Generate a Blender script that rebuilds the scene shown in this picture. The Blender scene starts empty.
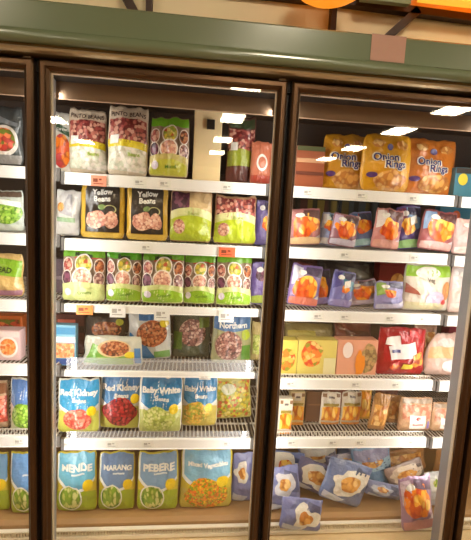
import bpy, bmesh, math, random
from mathutils import Vector, Matrix, Euler, noise
sc = bpy.context.scene
COL = sc.collection
PI = math.pi

# ------------------------------------------------------------------ camera
FPX = 432.2
CAM = Vector((0.46875, -1.41167, 1.55))
AR = Vector((0.99325, -0.10322, 0.05291))
AU = Vector((-0.03869, 0.13522, 0.99006))
AF = Vector((0.10935, 0.98542, -0.13031))
cd = bpy.data.cameras.new('camera'); cam = bpy.data.objects.new('camera', cd); COL.objects.link(cam)
cd.sensor_fit = 'HORIZONTAL'; cd.sensor_width = 36; cd.lens = 36 * FPX / 471
cam.matrix_world = Matrix(((AR.x, AU.x, -AF.x, CAM.x), (AR.y, AU.y, -AF.y, CAM.y), (AR.z, AU.z, -AF.z, CAM.z), (0, 0, 0, 1)))
cd.clip_start = 0.05
sc.camera = cam

def at(px, py, y):
    """the point of the place at depth y that the photo shows at pixel (px, py)"""
    r = AF + AR * ((px - 235.5) / FPX) - AU * ((py - 270) / FPX)
    return CAM + r * ((y - CAM.y) / r.y)

# ------------------------------------------------------------------ materials
def lin(c):
    return tuple((v / 255 / 12.92) if v / 255 <= .04045 else ((v / 255 + .055) / 1.055) ** 2.4 for v in c) + (1,)
_M = {}
def new_mat(name):
    m = bpy.data.materials.new(name); m.use_nodes = True
    nt = m.node_tree; b = nt.nodes['Principled BSDF']
    return m, nt, b
def plain(c, rough=.45, metal=0., bump=0., bscale=60, coat=0.):
    k = ('p', c, rough, metal, bump, bscale, coat)
    if k in _M: return _M[k]
    m, nt, b = new_mat('surface'); N = nt.nodes; L = nt.links
    b.inputs['Roughness'].default_value = rough; b.inputs['Metallic'].default_value = metal
    b.inputs['Coat Weight'].default_value = coat; b.inputs['Coat Roughness'].default_value = .15
    tc = N.new('ShaderNodeTexCoord'); nz = N.new('ShaderNodeTexNoise'); nz.inputs['Scale'].default_value = bscale
    nz.inputs['Detail'].default_value = 3
    L.new(tc.outputs['Object'], nz.inputs['Vector'])
    mx = N.new('ShaderNodeMix'); mx.data_type = 'RGBA'; mx.blend_type = 'MULTIPLY'
    mx.inputs['Factor'].default_value = .12
    mx.inputs['A'].default_value = lin(c); L.new(nz.outputs['Color'], mx.inputs['B'])
    L.new(mx.outputs['Result'], b.inputs['Base Color'])
    if bump:
        bp = N.new('ShaderNodeBump'); bp.inputs['Strength'].default_value = bump; bp.inputs['Distance'].default_value = .01
        bp.inputs['Distance'].default_value = .018; L.new(nz.outputs['Fac'], bp.inputs['Height']); L.new(bp.outputs['Normal'], b.inputs['Normal'])
    _M[k] = m
    return m
def film(c, rough=.3):
    """printed plastic film"""
    return plain(c, rough, 0, .75, 26, .55)
def pieces(cols, scale=85, gap=(60, 35, 25), stretch=(1, 1, 1), gapw=.55):
    """a photograph of beans, peas, fries ... printed on a pack"""
    k = ('v', cols, scale, gap, stretch, gapw)
    if k in _M: return _M[k]
    m, nt, b = new_mat('printed_food'); N = nt.nodes; L = nt.links
    b.inputs['Roughness'].default_value = .35; b.inputs['Coat Weight'].default_value = .25
    tc = N.new('ShaderNodeTexCoord'); mp = N.new('ShaderNodeMapping'); mp.inputs['Scale'].default_value = stretch
    L.new(tc.outputs['Object'], mp.inputs['Vector'])
    vo = N.new('ShaderNodeTexVoronoi'); vo.inputs['Scale'].default_value = scale
    L.new(mp.outputs['Vector'], vo.inputs['Vector'])
    sp = N.new('ShaderNodeSeparateColor'); L.new(vo.outputs['Color'], sp.inputs['Color'])
    cr = N.new('ShaderNodeValToRGB'); cr.color_ramp.interpolation = 'CONSTANT'
    e = cr.color_ramp.elements
    e[0].position = 0; e[0].color = lin(cols[0]); e[1].position = 1 / len(cols); e[1].color = lin(cols[1 % len(cols)])
    for i in range(2, len(cols)):
        x = e.new(i / len(cols)); x.color = lin(cols[i])
    L.new(sp.outputs['Red'], cr.inputs['Fac'])
    mr = N.new('ShaderNodeMapRange'); mr.inputs['From Min'].default_value = gapw; mr.inputs['From Max'].default_value = gapw + .3
    L.new(vo.outputs['Distance'], mr.inputs['Value'])
    mx = N.new('ShaderNodeMix'); mx.data_type = 'RGBA'; L.new(mr.outputs['Result'], mx.inputs['Factor'])
    L.new(cr.outputs['Color'], mx.inputs['A']); mx.inputs['B'].default_value = lin(gap)
    L.new(mx.outputs['Result'], b.inputs['Base Color'])
    _M[k] = m
    return m
def emit(c, s):
    k = ('e', c, s)
    if k in _M: return _M[k]
    m, nt, b = new_mat('lit'); b.inputs['Base Color'].default_value = lin(c)
    b.inputs['Emission Color'].default_value = lin(c); b.inputs['Emission Strength'].default_value = s
    _M[k] = m
    return m
def clear(tint=(255, 255, 255), refl=.5, ior=1.5, body=0., bodyc=(235, 235, 240), rough=.02):
    """thin clear sheet: passes light, mirrors by its angle"""
    k = ('c', tint, refl, ior, body, bodyc)
    if k in _M: return _M[k]
    m, nt, b = new_mat('clear_sheet'); N = nt.nodes; L = nt.links
    tr = N.new('ShaderNodeBsdfTransparent'); tr.inputs['Color'].default_value = lin(tint)
    gl = N.new('ShaderNodeBsdfGlossy'); gl.inputs['Roughness'].default_value = rough
    fr = N.new('ShaderNodeLayerWeight'); fr.inputs['Blend'].default_value = .5
    pw = N.new('ShaderNodeMath'); pw.operation = 'POWER'; pw.inputs[1].default_value = 5; L.new(fr.outputs['Facing'], pw.inputs[0])
    mu = N.new('ShaderNodeMath'); mu.operation = 'MULTIPLY_ADD'; mu.use_clamp = True; mu.inputs[1].default_value = 1 - refl; mu.inputs[2].default_value = refl
    L.new(pw.outputs['Value'], mu.inputs[0])
    mx = N.new('ShaderNodeMixShader'); L.new(mu.outputs['Value'], mx.inputs['Fac'])
    L.new(tr.outputs['BSDF'], mx.inputs[1]); L.new(gl.outputs['BSDF'], mx.inputs[2])
    out = N['Material Output']; last = mx
    if body:
        df = N.new('ShaderNodeBsdfDiffuse'); df.inputs['Color'].default_value = lin(bodyc)
        m2 = N.new('ShaderNodeMixShader'); m2.inputs['Fac'].default_value = body
        L.new(mx.outputs['Shader'], m2.inputs[1]); L.new(df.outputs['BSDF'], m2.inputs[2]); last = m2
    N.remove(b)
    L.new(last.outputs['Shader'], out.inputs['Surface'])
    _M[k] = m
    return m

# ------------------------------------------------------------------ mesh helpers
class MB:
    def __init__(s): s.v = []; s.f = []
    def box(s, x0, x1, y0, y1, z0, z1):
        n = len(s.v)
        s.v += [(x0, y0, z0), (x1, y0, z0), (x1, y1, z0), (x0, y1, z0), (x0, y0, z1), (x1, y0, z1), (x1, y1, z1), (x0, y1, z1)]
        s.f += [tuple(n + i for i in q) for q in ((0, 3, 2, 1), (4, 5, 6, 7), (0, 1, 5, 4), (1, 2, 6, 5), (2, 3, 7, 6), (3, 0, 4, 7))]
        return s
    def prism_x(s, prof, x0, x1):
        """closed (y, z) outline swept along x"""
        n = len(s.v); k = len(prof)
        s.v += [(x0, y, z) for y, z in prof] + [(x1, y, z) for y, z in prof]
        for i in range(k):
            j = (i + 1) % k
            s.f.append((n + i, n + j, n + k + j, n + k + i))
        s.f.append(tuple(n + i for i in range(k))[::-1]); s.f.append(tuple(n + k + i for i in range(k)))
        return s
    def prism_z(s, prof, z0, z1):
        n = len(s.v); k = len(prof)
        s.v += [(x, y, z0) for x, y in prof] + [(x, y, z1) for x, y in prof]
        for i in range(k):
            j = (i + 1) % k
            s.f.append((n + i, n + j, n + k + j, n + k + i))
        s.f.append(tuple(n + i for i in range(k))[::-1]); s.f.append(tuple(n + k + i for i in range(k)))
        return s
    def beam(s, a, b, w, d):
        a = Vector(a); b = Vector(b); t = (b - a).normalized(); o = Vector((0, 1, 0)); p = t.cross(o).normalized()
        n = len(s.v)
        for c in (a, b):
            for i, j in ((-1, -1), (1, -1), (1, 1), (-1, 1)):
                s.v.append(tuple(c + p * w / 2 * i + o * d / 2 * j))
        s.f += [tuple(n + i for i in q) for q in ((0, 1, 2, 3), (7, 6, 5, 4), (0, 4, 5, 1), (1, 5, 6, 2), (2, 6, 7, 3), (3, 7, 4, 0))]
        return s
    def build(s, name, m, parent=None, bevel=0, smooth=False):
        me = bpy.data.meshes.new(name); me.from_pydata(s.v, [], s.f)
        bm = bmesh.new(); bm.from_mesh(me); bmesh.ops.recalc_face_normals(bm, faces=bm.faces[:]); bm.to_mesh(me); bm.free()
        me.materials.append(m); o = bpy.data.objects.new(name, me); COL.objects.link(o); o.parent = parent
        if smooth:
            for p in me.polygons: p.use_smooth = True
        if bevel:
            b = o.modifiers.new('bevel', 'BEVEL'); b.width = bevel; b.segments = 2; b.limit_method = 'ANGLE'
        return o
def tag(o, label=None, cat=None, group=None, kind=None):
    if label: o['label'] = label
    if cat: o['category'] = cat
    if group: o['group'] = group
    if kind: o['kind'] = kind
    return o
def empty(name, loc=(0, 0, 0), label=None, cat=None, group=None):
    o = bpy.data.objects.new(name, None); COL.objects.link(o); o.location = loc; o.empty_display_size = .05
    return tag(o, label, cat, group)

_txt = {}
def text_mesh(s, bold=.02):
    if (s, bold) in _txt: return _txt[s, bold]
    cu = bpy.data.curves.new('t', 'FONT'); cu.body = s; cu.size = 1; cu.align_x = 'CENTER'; cu.offset = bold; cu.resolution_u = 3
    o = bpy.data.objects.new('t', cu); COL.objects.link(o)
    dg = bpy.context.evaluated_depsgraph_get()
    me = bpy.data.meshes.new_from_object(o.evaluated_get(dg))
    bm = bmesh.new(); bm.from_mesh(me); bmesh.ops.triangulate(bm, faces=bm.faces[:])
    for _ in range(3):
        le = [e for e in bm.edges if e.calc_length() > .22]
        if not le: break
        bmesh.ops.subdivide_edges(bm, edges=le, cuts=1)
        bmesh.ops.triangulate(bm, faces=[f for f in bm.faces if len(f.verts) > 3])
    bm.to_mesh(me); bm.free()
    vs = [(v.co.x, v.co.y) for v in me.vertices]; fs = [tuple(p.vertices) for p in me.polygons]
    bpy.data.objects.remove(o); bpy.data.meshes.remove(me)
    xs = [v[0] for v in vs]; ys = [v[1] for v in vs]
    cx = (min(xs) + max(xs)) / 2; cy = (min(ys) + max(ys)) / 2
    r = ([(x - cx, y - cy) for x, y in vs], fs, max(xs) - min(xs), max(ys) - min(ys))
    _txt[s, bold] = r
    return r

# ------------------------------------------------------------------ packs
class Pack:
    """A filled bag (pillow) or a carton; print is laid on its own curved front."""
    def __init__(s, name, label, cat, group, w, h, T, seed, shape='bag', ears=.04, fat=.3, back=.6, dome=0.):
        s.dome = dome
        s.w, s.h, s.T, s.seed, s.shape, s.ears, s.fat, s.back = w, h, T, seed, shape, ears, fat, back
        s.layer = 0
        s.root = empty(name, (0, 0, 0), label, cat, group)
    def half(s, u, v):
        if s.shape == 'box': return s.w / 2
        e = (1 - s.dome * max(0, (v - .45) / .55) ** 2.2) - s.ears * math.sin(PI * min(1, max(0, v))) ** .7
        e -= .13 * max(0, 1 - v / .12) ** 2 + .05 * max(0, (v - .9) / .1) ** 2
        e += .045 * noise.noise(Vector((s.seed * 3.7, v * 3.3, 1 if u > 0 else 9)))
        return s.w / 2 * e
    def thick(s, u, v):
        if s.shape == 'box': return s.T
        v = min(1, max(0, v)); u = min(1, max(-1, u))
        p = min(1, v / s.fat) ** .55 * min(1, (1 - v) / .5) ** .75
        t = s.T * max(0, 1 - abs(u) ** 2.1) ** .72 * p
        env = max(0, 1 - u * u) * min(1, v * 8) * min(1, (1 - v) * 8)
        wr = noise.noise(Vector((u * 1.9 + s.seed * 7.1, v * 3.1, s.seed))) * .36 + noise.noise(Vector((u * 5 + s.seed, v * 6 + u * 3, 4.2))) * .2
        wr += abs(noise.noise(Vector((u * 4 + s.seed, v * 1.2, 8.8)))) * .25 * (max(0, v - .6) / .4)
        return max(.0008, t + s.T * wr * env)
    def S(s, u, v, off=0.):
        uu = max(-1, min(1, u))
        ztop = s.h * (.045 * noise.noise(Vector((u * 1.6, s.seed, 3))) + .02 * noise.noise(Vector((u * 4.5, s.seed, 7)))) * v ** 3 + .02 * s.h * max(0, abs(u) - .6) * (1 - v) ** 6 if s.shape == 'bag' else 0
        return (uu * s.half(u, v), -s.thick(uu, v) - off, v * s.h + ztop)
    def body(s, m, nu=24, nv=28):
        if s.shape == 'box':
            b = MB().box(-s.w / 2, s.w / 2, -s.T, s.T * s.back, 0, s.h)
            return b.build('carton', m, s.root, bevel=.002)
        b = MB()
        for j in range(nv + 1):
            for i in range(nu + 1):
                b.v.append(s.S(-1 + 2 * i / nu, j / nv))
        k = len(b.v)
        for j in range(nv + 1):
            for i in range(nu + 1):
                x, y, z = s.S(-1 + 2 * i / nu, j / nv); b.v.append((x, .0006 - y * s.back, z))
        q = nu + 1
        for j in range(nv):
            for i in range(nu):
                a = j * q + i
                b.f.append((a, a + 1, a + q + 1, a + q)); b.f.append((k + a, k + a + q, k + a + q + 1, k + a + 1))
        for i in range(nu):
            b.f.append((i, k + i, k + i + 1, i + 1)); a = nv * q + i; b.f.append((a, a + 1, k + a + 1, k + a))
        for j in range(nv):
            a = j * q; b.f.append((a, a + q, k + a + q, k + a)); a += nu; b.f.append((a, k + a, k + a + q, a + q))
        return b.build('pouch', m, s.root, smooth=True)
    def _off(s):
        s.layer += 1
        return .0011 + .0007 * s.layer
    def put(s, name, b, m, parent=None):
        return b.build(name, m, parent or s.root, smooth=True)
    def rect(s, name, m, u0, u1, v0, v1, ct=0., cb=0., st=0.):
        """band; ct / cb bow its top / bottom edge, st slants it"""
        o = s._off(); b = MB(); nu = max(4, int((u1 - u0) * 11)); nv = max(3, int((v1 - v0) * 28))
        for j in range(nv + 1):
            for i in range(nu + 1):
                u = u0 + (u1 - u0) * i / nu; k = 1 - (2 * i / nu - 1) ** 2
                a = v0 + cb * k + st * u; c = v1 + ct * k + st * u
                b.v.append(s.S(u, a + (c - a) * j / nv, o))
        for j in range(nv):
            for i in range(nu):
                a = j * (nu + 1) + i; b.f.append((a, a + 1, a + nu + 2, a + nu + 1))
        return s.put(name, b, m)
    def quad(s, name, m, pts, n=10):
        o = s._off(); b = MB(); P = [Vector(p) for p in pts]
        for j in range(n + 1):
            for i in range(n + 1):
                p = P[0].lerp(P[1], i / n).lerp(P[3].lerp(P[2], i / n), j / n); b.v.append(s.S(p.x, p.y, o))
        for j in range(n):
            for i in range(n):
                a = j * (n + 1) + i; b.f.append((a, a + 1, a + n + 2, a + n + 1))
        return s.put(name, b, m)
    def ell(s, name, m, cu, cv, ru, rv, inner=0., a0=0, a1=2 * PI, n=26, parent=None, wob=0.):
        o = s._off(); b = MB(); R = 7
        for k in range(R + 1):
            f = inner + (1 - inner) * k / R
            for i in range(n):
                t = a0 + (a1 - a0) * i / (n - (0 if a1 - a0 > 6.28 else 1))
                g = f * (1 + wob * noise.noise(Vector((math.cos(t) * 1.5, math.sin(t) * 1.5, s.seed + cu))))
                b.v.append(s.S(cu + ru * g * math.cos(t), min(.995, max(.005, cv + rv * g * math.sin(t))), o))
        full = a1 - a0 > 6.28
        for k in range(R):
            for i in range(n if full else n - 1):
                j = (i + 1) % n; b.f.append((k * n + i, k * n + j, (k + 1) * n + j, (k + 1) * n + i))
        return s.put(name, b, m, parent)
    def text(s, name, str_, m, cu, cv, hv, maxu=1.7, bold=.02, rot=0., parent=None):
        vs, fs, tw, th = text_mesh(str_, bold); o = s._off() + .0014; b = MB()
        k = hv * s.h / .72
        k = min(k, maxu * s.w / 2 / tw)
        c, n = math.cos(rot), math.sin(rot)
        for x, y in vs:
            x, y = (x * c - y * n) * k, (x * n + y * c) * k
            b.v.append(s.S(cu + x / (s.w / 2), cv + y / s.h, o))
        b.f = fs
        return s.put(name, b, m, parent)

WHITE = (240, 238, 232); BLACK = (28, 24, 22)
RED_B = pieces(((150, 20, 30), (175, 35, 40), (120, 12, 22), (190, 70, 70)), 95, (60, 5, 10))
SALMON_B = pieces(((225, 95, 75), (240, 130, 105), (200, 70, 60), (235, 160, 140)), 95, (160, 50, 40))
MOTTLE = pieces(((165, 75, 70), (215, 160, 140), (120, 40, 40), (190, 110, 95)), 85, (85, 25, 25))
PINK_B = pieces(((225, 170, 145), (205, 140, 120), (235, 195, 170)), 110, (160, 95, 80))
PALE_B = pieces(((225, 222, 205), (205, 210, 190), (235, 225, 215)), 75, (190, 185, 165))
BROWN_B = pieces(((165, 85, 45), (190, 115, 70), (130, 60, 30), (205, 140, 95)), 105, (70, 30, 15))
PINTO_B = pieces(((170, 125, 115), (205, 170, 155), (125, 80, 75), (150, 100, 90)), 100, (75, 45, 45))
NUT_B = pieces(((230, 130, 60), (240, 165, 100), (215, 105, 45)), 90, (230, 200, 160))
PEAS = pieces(((125, 170, 50), (150, 190, 70), (105, 150, 40), (175, 205, 95)), 105, (70, 105, 25))
LIMA = pieces(((185, 195, 95), (205, 210, 125), (165, 180, 80), (220, 220, 150)), 95, (140, 150, 60))
GREENS = pieces(((130, 165, 50), (190, 200, 100), (95, 135, 35), (215, 215, 140)), 80, (110, 140, 30), (1, 1, .5))
CORN = pieces(((235, 185, 70), (210, 190, 80), (245, 205, 110), (150, 165, 60)), 105, (190, 140, 40))
MIXED = pieces(((240, 150, 30), (245, 190, 40), (140, 160, 30), (235, 120, 25), (200, 180, 40)), 115, (185, 110, 20))
MEDLEY = pieces(((215, 190, 50), (150, 165, 50), (235, 215, 130), (200, 90, 50), (190, 180, 90)), 80, (150, 140, 50))
FRIES = pieces(((245, 180, 50), (235, 150, 30), (250, 205, 100), (215, 120, 20)), 60, (190, 95, 20), (1, 1, .35))
TOTS = pieces(((245, 140, 30), (250, 175, 50), (225, 95, 20), (255, 205, 90)), 45, (190, 60, 20), (1, 1, .6))
NUGGET = pieces(((225, 165, 85), (240, 195, 125), (200, 130, 60)), 45, (170, 105, 50))
PIZZA = pieces(((235, 130, 50), (245, 175, 80), (215, 80, 40), (150, 150, 50), (250, 200, 120)), 55, (200, 90, 40))
MEAT = pieces(((205, 80, 50), (175, 50, 40), (225, 120, 70), (110, 120, 40)), 55, (120, 40, 25))
CARROT = pieces(((240, 130, 40), (225, 100, 60), (190, 60, 60), (245, 160, 70)), 45, (150, 60, 40))
PURPLEB = pieces(((95, 45, 70), (125, 70, 95), (70, 30, 50)), 60, (50, 25, 35))

# ---- print styles: each lays out one kind of pack
def st_pinto(p):
    p.body(film((222, 205, 180)))
    p.text('title_text', 'PINTO BEANS', plain((70, 45, 40)), 0, .885, .075, 1.75, .012)
    p.rect('bean_picture', MOTTLE, -.93, .93, .47, .80, .03, 0)
    p.rect('yellow_band', film((225, 205, 30)), -.96, .96, .37, .49, .02, .03, -.02)
    p.rect('bean_window', PALE_B, -.93, .93, .06, .38, .03, 0, -.02)
    p.ell('white_arch', film((235, 230, 222)), -.45, .24, .42, .10, .75, .2, 2.9)
    p.text('green_lettering', 'Beans', plain((150, 180, 40)), .35, .30, .055, .9)
    p.quad('price_sticker', plain(WHITE), ((-.86, .44), (-.42, .46), (-.40, .58), (-.84, .57)))
def st_circles(dark=True, title='Mexican', script='Garden', top=(110, 175, 30), redline=True, low=(214, 222, 150), hi=(150, 195, 40)):
    def f(p):
        p.body(film((150, 125, 105)))
        p.rect('green_header', film(top), -.99, .99, .85, .985)
        if title: p.text('title_text', title, plain((40, 50, 25)), 0, .895, .075, 1.3, .04)
        if redline: p.rect('red_line', film((190, 60, 40)), -.45, .85, .825, .85, .01, .01)
        for i, (u, v, r) in enumerate(((-.74, .69, .36), (.02, .73, .42), (.74, .69, .36), (-.74, .46, .36), (-.02, .48, .46), (.74, .45, .36))):
            m = (MOTTLE, MEDLEY, BROWN_B, PURPLEB, PINK_B, PINTO_B)[i]
            rv = r * p.w / 2 / p.h * 1.02
            ru = min(r, .97 - abs(u)) if abs(u) > .5 else r
            ru = r if abs(u) < .5 else .25
            cp = p.ell('food_circle', m, u, v, ru, rv * .92)
            p.ell('circle_rim', film((235, 225, 215)), u, v, ru, rv, .86, parent=cp)
        p.rect('pale_arch', film(low), -.97, .97, .03, .34, .06, 0)
        p.rect('lime_arch', film(hi), -.93, .93, .05, .22, .09, .0)
        p.text('script_text', script, plain((90, 130, 30)), .1, .19, .06, 1.1, .01, .08)
        p.ell('round_seal', film((220, 210, 225)), -.68, .2, .17, .07)
    return f
def st_yellow(p):
    p.body(film((212, 170, 50)))
    p.rect('black_panel', film((52, 42, 34)), -.78, .78, .12, .985)
    p.text('title_text', 'Yellow', plain(WHITE), 0, .865, .10, 1.3, .03)
    p.text('title_text', 'Beans', plain(WHITE), 0, .74, .10, 1.3, .03)
    p.ell('leaf_emblem', film((125, 150, 90)), -.02, .59, .17, .05)
    bp = p.ell('bean_pile', PINK_B, -.22, .35, .50, .17, wob=.3)
    p.ell('bean_pile', PINK_B, .38, .34, .34, .15, wob=.3)
    p.ell('vine_curl', film((180, 175, 120)), .35, .55, .30, .08, .80, -.9, 2.8)
    p.rect('gold_foot', film((222, 186, 80)), -.9, .9, .01, .11)
def st_lime(p, top=PURPLEB, cream=True):
    p.body(film((190, 150, 110)))
    p.rect('bean_window', top, -.95, (-.1 if cream else .95), .55, .95)
    if cream: p.rect('side_print', film((215, 185, 135)), -.1, .95, .55, .95)
    p.rect('pale_band', film((222, 226, 160)), -.97, .97, .36, .58, .09, .06)
    p.rect('lime_dome', film((190, 205, 50)), -.97, .97, .03, .42, .10, 0)
    p.text('script_text', 'Beans', plain((150, 170, 50)), .1, .56, .07, 1.2, .0)
    p.ell('food_circle', PINK_B, -.55, .30, .27, .14)
def st_steam(l1, l2, food, blue=(35, 130, 185), low=(205, 205, 90), foodp=(-.05, .27, .62, .2), badge=(.62, .44), base=(225, 222, 205), white=True, rim=True):
    def f(p):
        p.body(film(base))
        p.rect('lower_print', film(low), -.96, .96, .02, .42, .05, 0)
        if rim: p.rect('white_rim', film((232, 236, 236)), -.95, .95, .50, .97, 0, -.13)
        p.rect('blue_header', film(blue), -.90, .97, .56, .975, 0, -.14)
        if l1: p.text('title_text', l1, plain(WHITE), .03, .755, .14, 1.78, .045)
        if l2: p.text('subtitle_text', l2, plain(WHITE), .08, .635, .075, 1.0, .03)
        fp = p.ell('food_picture', food, *foodp, wob=.2)
        b = p.ell('yellow_badge', film((238, 205, 25)), badge[0], badge[1], .22, .22 * p.w / 2 / p.h * 1.05)
    return f
def st_okra(l1, food=GREENS, blue=(110, 185, 215), low=(165, 185, 40), circle=True, l2='frozen'):
    def f(p):
        p.body(film((215, 195, 60)))
        p.rect('green_foot', film(low), -.97, .97, .02, .36, .05, 0)
        p.rect('white_rim', film((235, 238, 238)), -.96, .93, .55, .975, 0, -.18)
        p.rect('blue_header', film(blue), -.88, .93, .60, .98, 0, -.18)
        if l1: p.text('title_text', l1, plain(WHITE), .05, .765, .125, 1.55, .045)
        if l2: p.rect('subtitle_stripe', film((225, 235, 240)), -.2, .45, .655, .68)
        if circle:
            c = p.ell('food_picture', food, -.25, .28, .55, .2)
            p.ell('picture_rim', film((238, 238, 225)), -.25, .28, .60, .22, .90, parent=c)
        else:
            p.ell('food_picture', food, .0, .28, .82, .27, wob=.15)
        p.ell('yellow_badge', film((240, 205, 25)), .62, .50, .24, .09)
    return f
def st_rings(c=(214, 140, 25)):
    def f(p):
        p.body(plain(c, .28, 0, .5, 35, .5))
        p.ell('brand_emblem', film((90, 75, 130)), .05, .78, .13, .06)
        p.text('title_text', 'Onion', plain((245, 235, 215)), -.12, .60, .135, 1.3, .07)
        p.text('title_text', 'Onion', plain((45, 45, 115)), -.12, .60, .125, 1.2, .025)
        p.text('title_text', 'Rings', plain((245, 235, 215)), .25, .46, .135, 1.2, .07)
        p.text('title_text', 'Rings', plain((45, 45, 115)), .25, .46, .125, 1.1, .025)
        p.ell('ring_picture', NUGGET, .15, .20, .62, .17, wob=.3)
        p.ell('purple_flash', film((95, 60, 120)), -.62, .28, .20, .05)
        p.ell('crumb_picture', NUGGET, -.45, .83, .25, .07, wob=.4); p.ell('crumb_picture', NUGGET, .55, .82, .25, .07, wob=.4)
    return f
def st_potato(base, food, side=None, patch=None, foot=None, fp=(0, .45, .75, .3), tagc=None, title=None):
    """snack bag: food picture with colour flashes"""
    def f(p):
        p.body(film(base))
        if side: p.quad('colour_flash', film(side), ((.05, .4), (.95, .5), (.9, .96), (-.2, .96)))
        if patch: p.quad('corner_patch', film(patch), ((-.92, .5), (-.2, .62), (-.3, .95), (-.92, .95)))
        p.ell('food_picture', food, *fp, wob=.45)
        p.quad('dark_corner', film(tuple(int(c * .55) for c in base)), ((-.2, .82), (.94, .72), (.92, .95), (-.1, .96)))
        p.quad('pale_flash', film((222, 214, 220)), ((.35, .06), (.92, .06), (.94, .3), (.5, .2)))
        p.ell('brand_mark', film(WHITE), -.35, .83, .28, .06)
        if foot: p.rect('foot_band', film(foot), -.93, .93, .04, .2, .04, .0)
        if title: p.text('title_text', title, plain(WHITE), .1, .78, .09, 1.3, .04, .1)
        if tagc: p.quad('white_tag', plain(tagc), ((.0, .55), (.55, .6), (.5, .78), (-.05, .73)))
    return f
def st_blue(base=(105, 125, 170), food=NUGGET, white=(232, 226, 215), fp=(0, .42, .38, .22), alt=None):
    def f(p):
        p.body(film(base))
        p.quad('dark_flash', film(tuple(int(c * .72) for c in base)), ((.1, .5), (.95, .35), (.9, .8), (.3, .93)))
        p.ell('white_cloud', film(white), fp[0], fp[1], fp[2] * 1.8, fp[3] * 1.75, wob=.8)
        p.ell('food_picture', food, *fp, wob=.4)
        if alt: p.rect('upper_band', film(alt), -.9, .9, .74, .95, 0, -.06)
        p.quad('pale_flash', film((205, 210, 228)), ((-.9, .06), (-.2, .02), (.1, .14), (-.88, .22)))
    return f
def st_plainbag(base, extra=()):
    def f(p):
        p.body(film(base))
        for e in extra: e(p)
    return f

def pack(name, label, cat, group, x0, y0, x1, y1, z, dy, style, T=.028, shape='bag', tilt=0., roll=0., yaw=0., seed=None, yc=None, lift=0., depth=None, ears=.055, fat=.3, dome=.07):
    """stand a pack on the shelf at height z, as wide and tall as the photo shows it at its own distance"""
    y = (FRONT + .014 + T + dy) if yc is None else yc
    ym = (y0 + y1) / 2
    if shape == 'bag': lift += abs(math.sin(roll)) * (x1 - x0) * .0017
    a = at(x0, ym, y); b = at(x1, ym, y); top = at((x0 + x1) / 2, y0, y)
    w = (b - a).length; zb = z + .002 + lift
    h = max(.05, (top.z - zb) / math.cos(roll) / math.cos(tilt))
    p = Pack(name, label, cat, group, w, h, T, seed if seed is not None else random.random() * 50, shape, ears, fat, depth or .6, dome)
    style(p)
    p.root.location = ((a.x + b.x) / 2, y, zb)
    p.root.rotation_euler = (-tilt, roll, yaw)
    return p
def heap(name, label, cat, group, x0, y0, x1, y1, dy, style, roll=0., tilt=.1, T=.025, seed=None, yaw=0., base=None):
    """a bag lying against others in a heap: centred where it lies"""
    y = FRONT + .014 + T + dy
    a = at(x0, (y0 + y1) / 2, y); b = at(x1, (y0 + y1) / 2, y); c = at((x0 + x1) / 2, (y0 + y1) / 2, y)
    h = (at((x0 + x1) / 2, y0, y) - at((x0 + x1) / 2, y1, y)).length; w = (b - a).length
    if base is not None and y > FRONT: h = (at((x0 + x1) / 2, y0, y).z - base - abs(math.sin(roll)) * w) / math.cos(roll)
    p = Pack(name, label, cat, group, w, h, T, seed if seed is not None else random.random() * 50, 'bag', .05, .35, .6)
    style(p)
    e = Euler((-tilt, roll, yaw)); p.root.rotation_euler = e
    loc = c - e.to_matrix() @ Vector((0, 0, h / 2))
    if base is not None and y > FRONT:
        loc.x = c.x - math.sin(roll) * h / 2
    if base is not None:
        low = min((e.to_matrix() @ Vector((x, yy, z))).z for x in (-w / 2, w / 2) for yy in (-T, T * .6) for z in (0, h))
        loc.z = base + .002 - low if y > FRONT else loc.z
    p.root.location = loc
    return p

# ------------------------------------------------------------------ the store (setting)
random.seed(4)
st = lambda o: tag(o, kind='structure')
st(MB().box(-6, 8, -13, 1.2, -.06, 0).build('floor', plain((168, 132, 88), .35, 0, 0, 3)))
st(MB().box(-6, 8, -13, 1.2, 3.0, 3.06).build('ceiling', plain((120, 100, 80), .8, 0, 0, 2)))
st(MB().box(-6, 8, -13.1, -13, 0, 3).build('wall_far', plain((80, 60, 44), .8)))
st(MB().box(-6.1, -6, -13, 1.2, 0, 3).build('wall_left', plain((140, 110, 80), .8)))
st(MB().box(8, 8.1, -13, 1.2, 0, 3).build('wall_right', plain((140, 110, 80), .8)))
UP = .30
st(MB().box(-6, 8, UP, UP + .06, 2.06, 3).build('wall_behind_header', plain((253, 232, 190), .7, 0, .1, 4)))
# dark timber framing on the wall over the header
BEAM = plain((62, 38, 24), .5, 0, .1, 20)
bx = empty('timber_frame', (0, UP - .02, 2.15), 'dark brown timber beams framing the tan wall above the green header', 'beam')
def ub(name, a, b, w):
    q = UP - .02
    MB().beam((a[0], 0, a[1] - 2.15), (b[0], 0, b[1] - 2.15), w, .036).build(name, BEAM, bx)
ub('rail', (.965, 2.355), (2.2, 2.33), .026)
ub('rail', (-1.2, 2.352), (.965, 2.352), .026)
ub('upright', (.975, 2.12), (.972, 2.36), .020)
ub('brace', (1.165, 2.22), (1.30, 2.352), .030)
ub('upright', (.296, 2.12), (.292, 2.5), .022)
ub('brace', (.262, 2.21), (.17, 2.36), .030)

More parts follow.
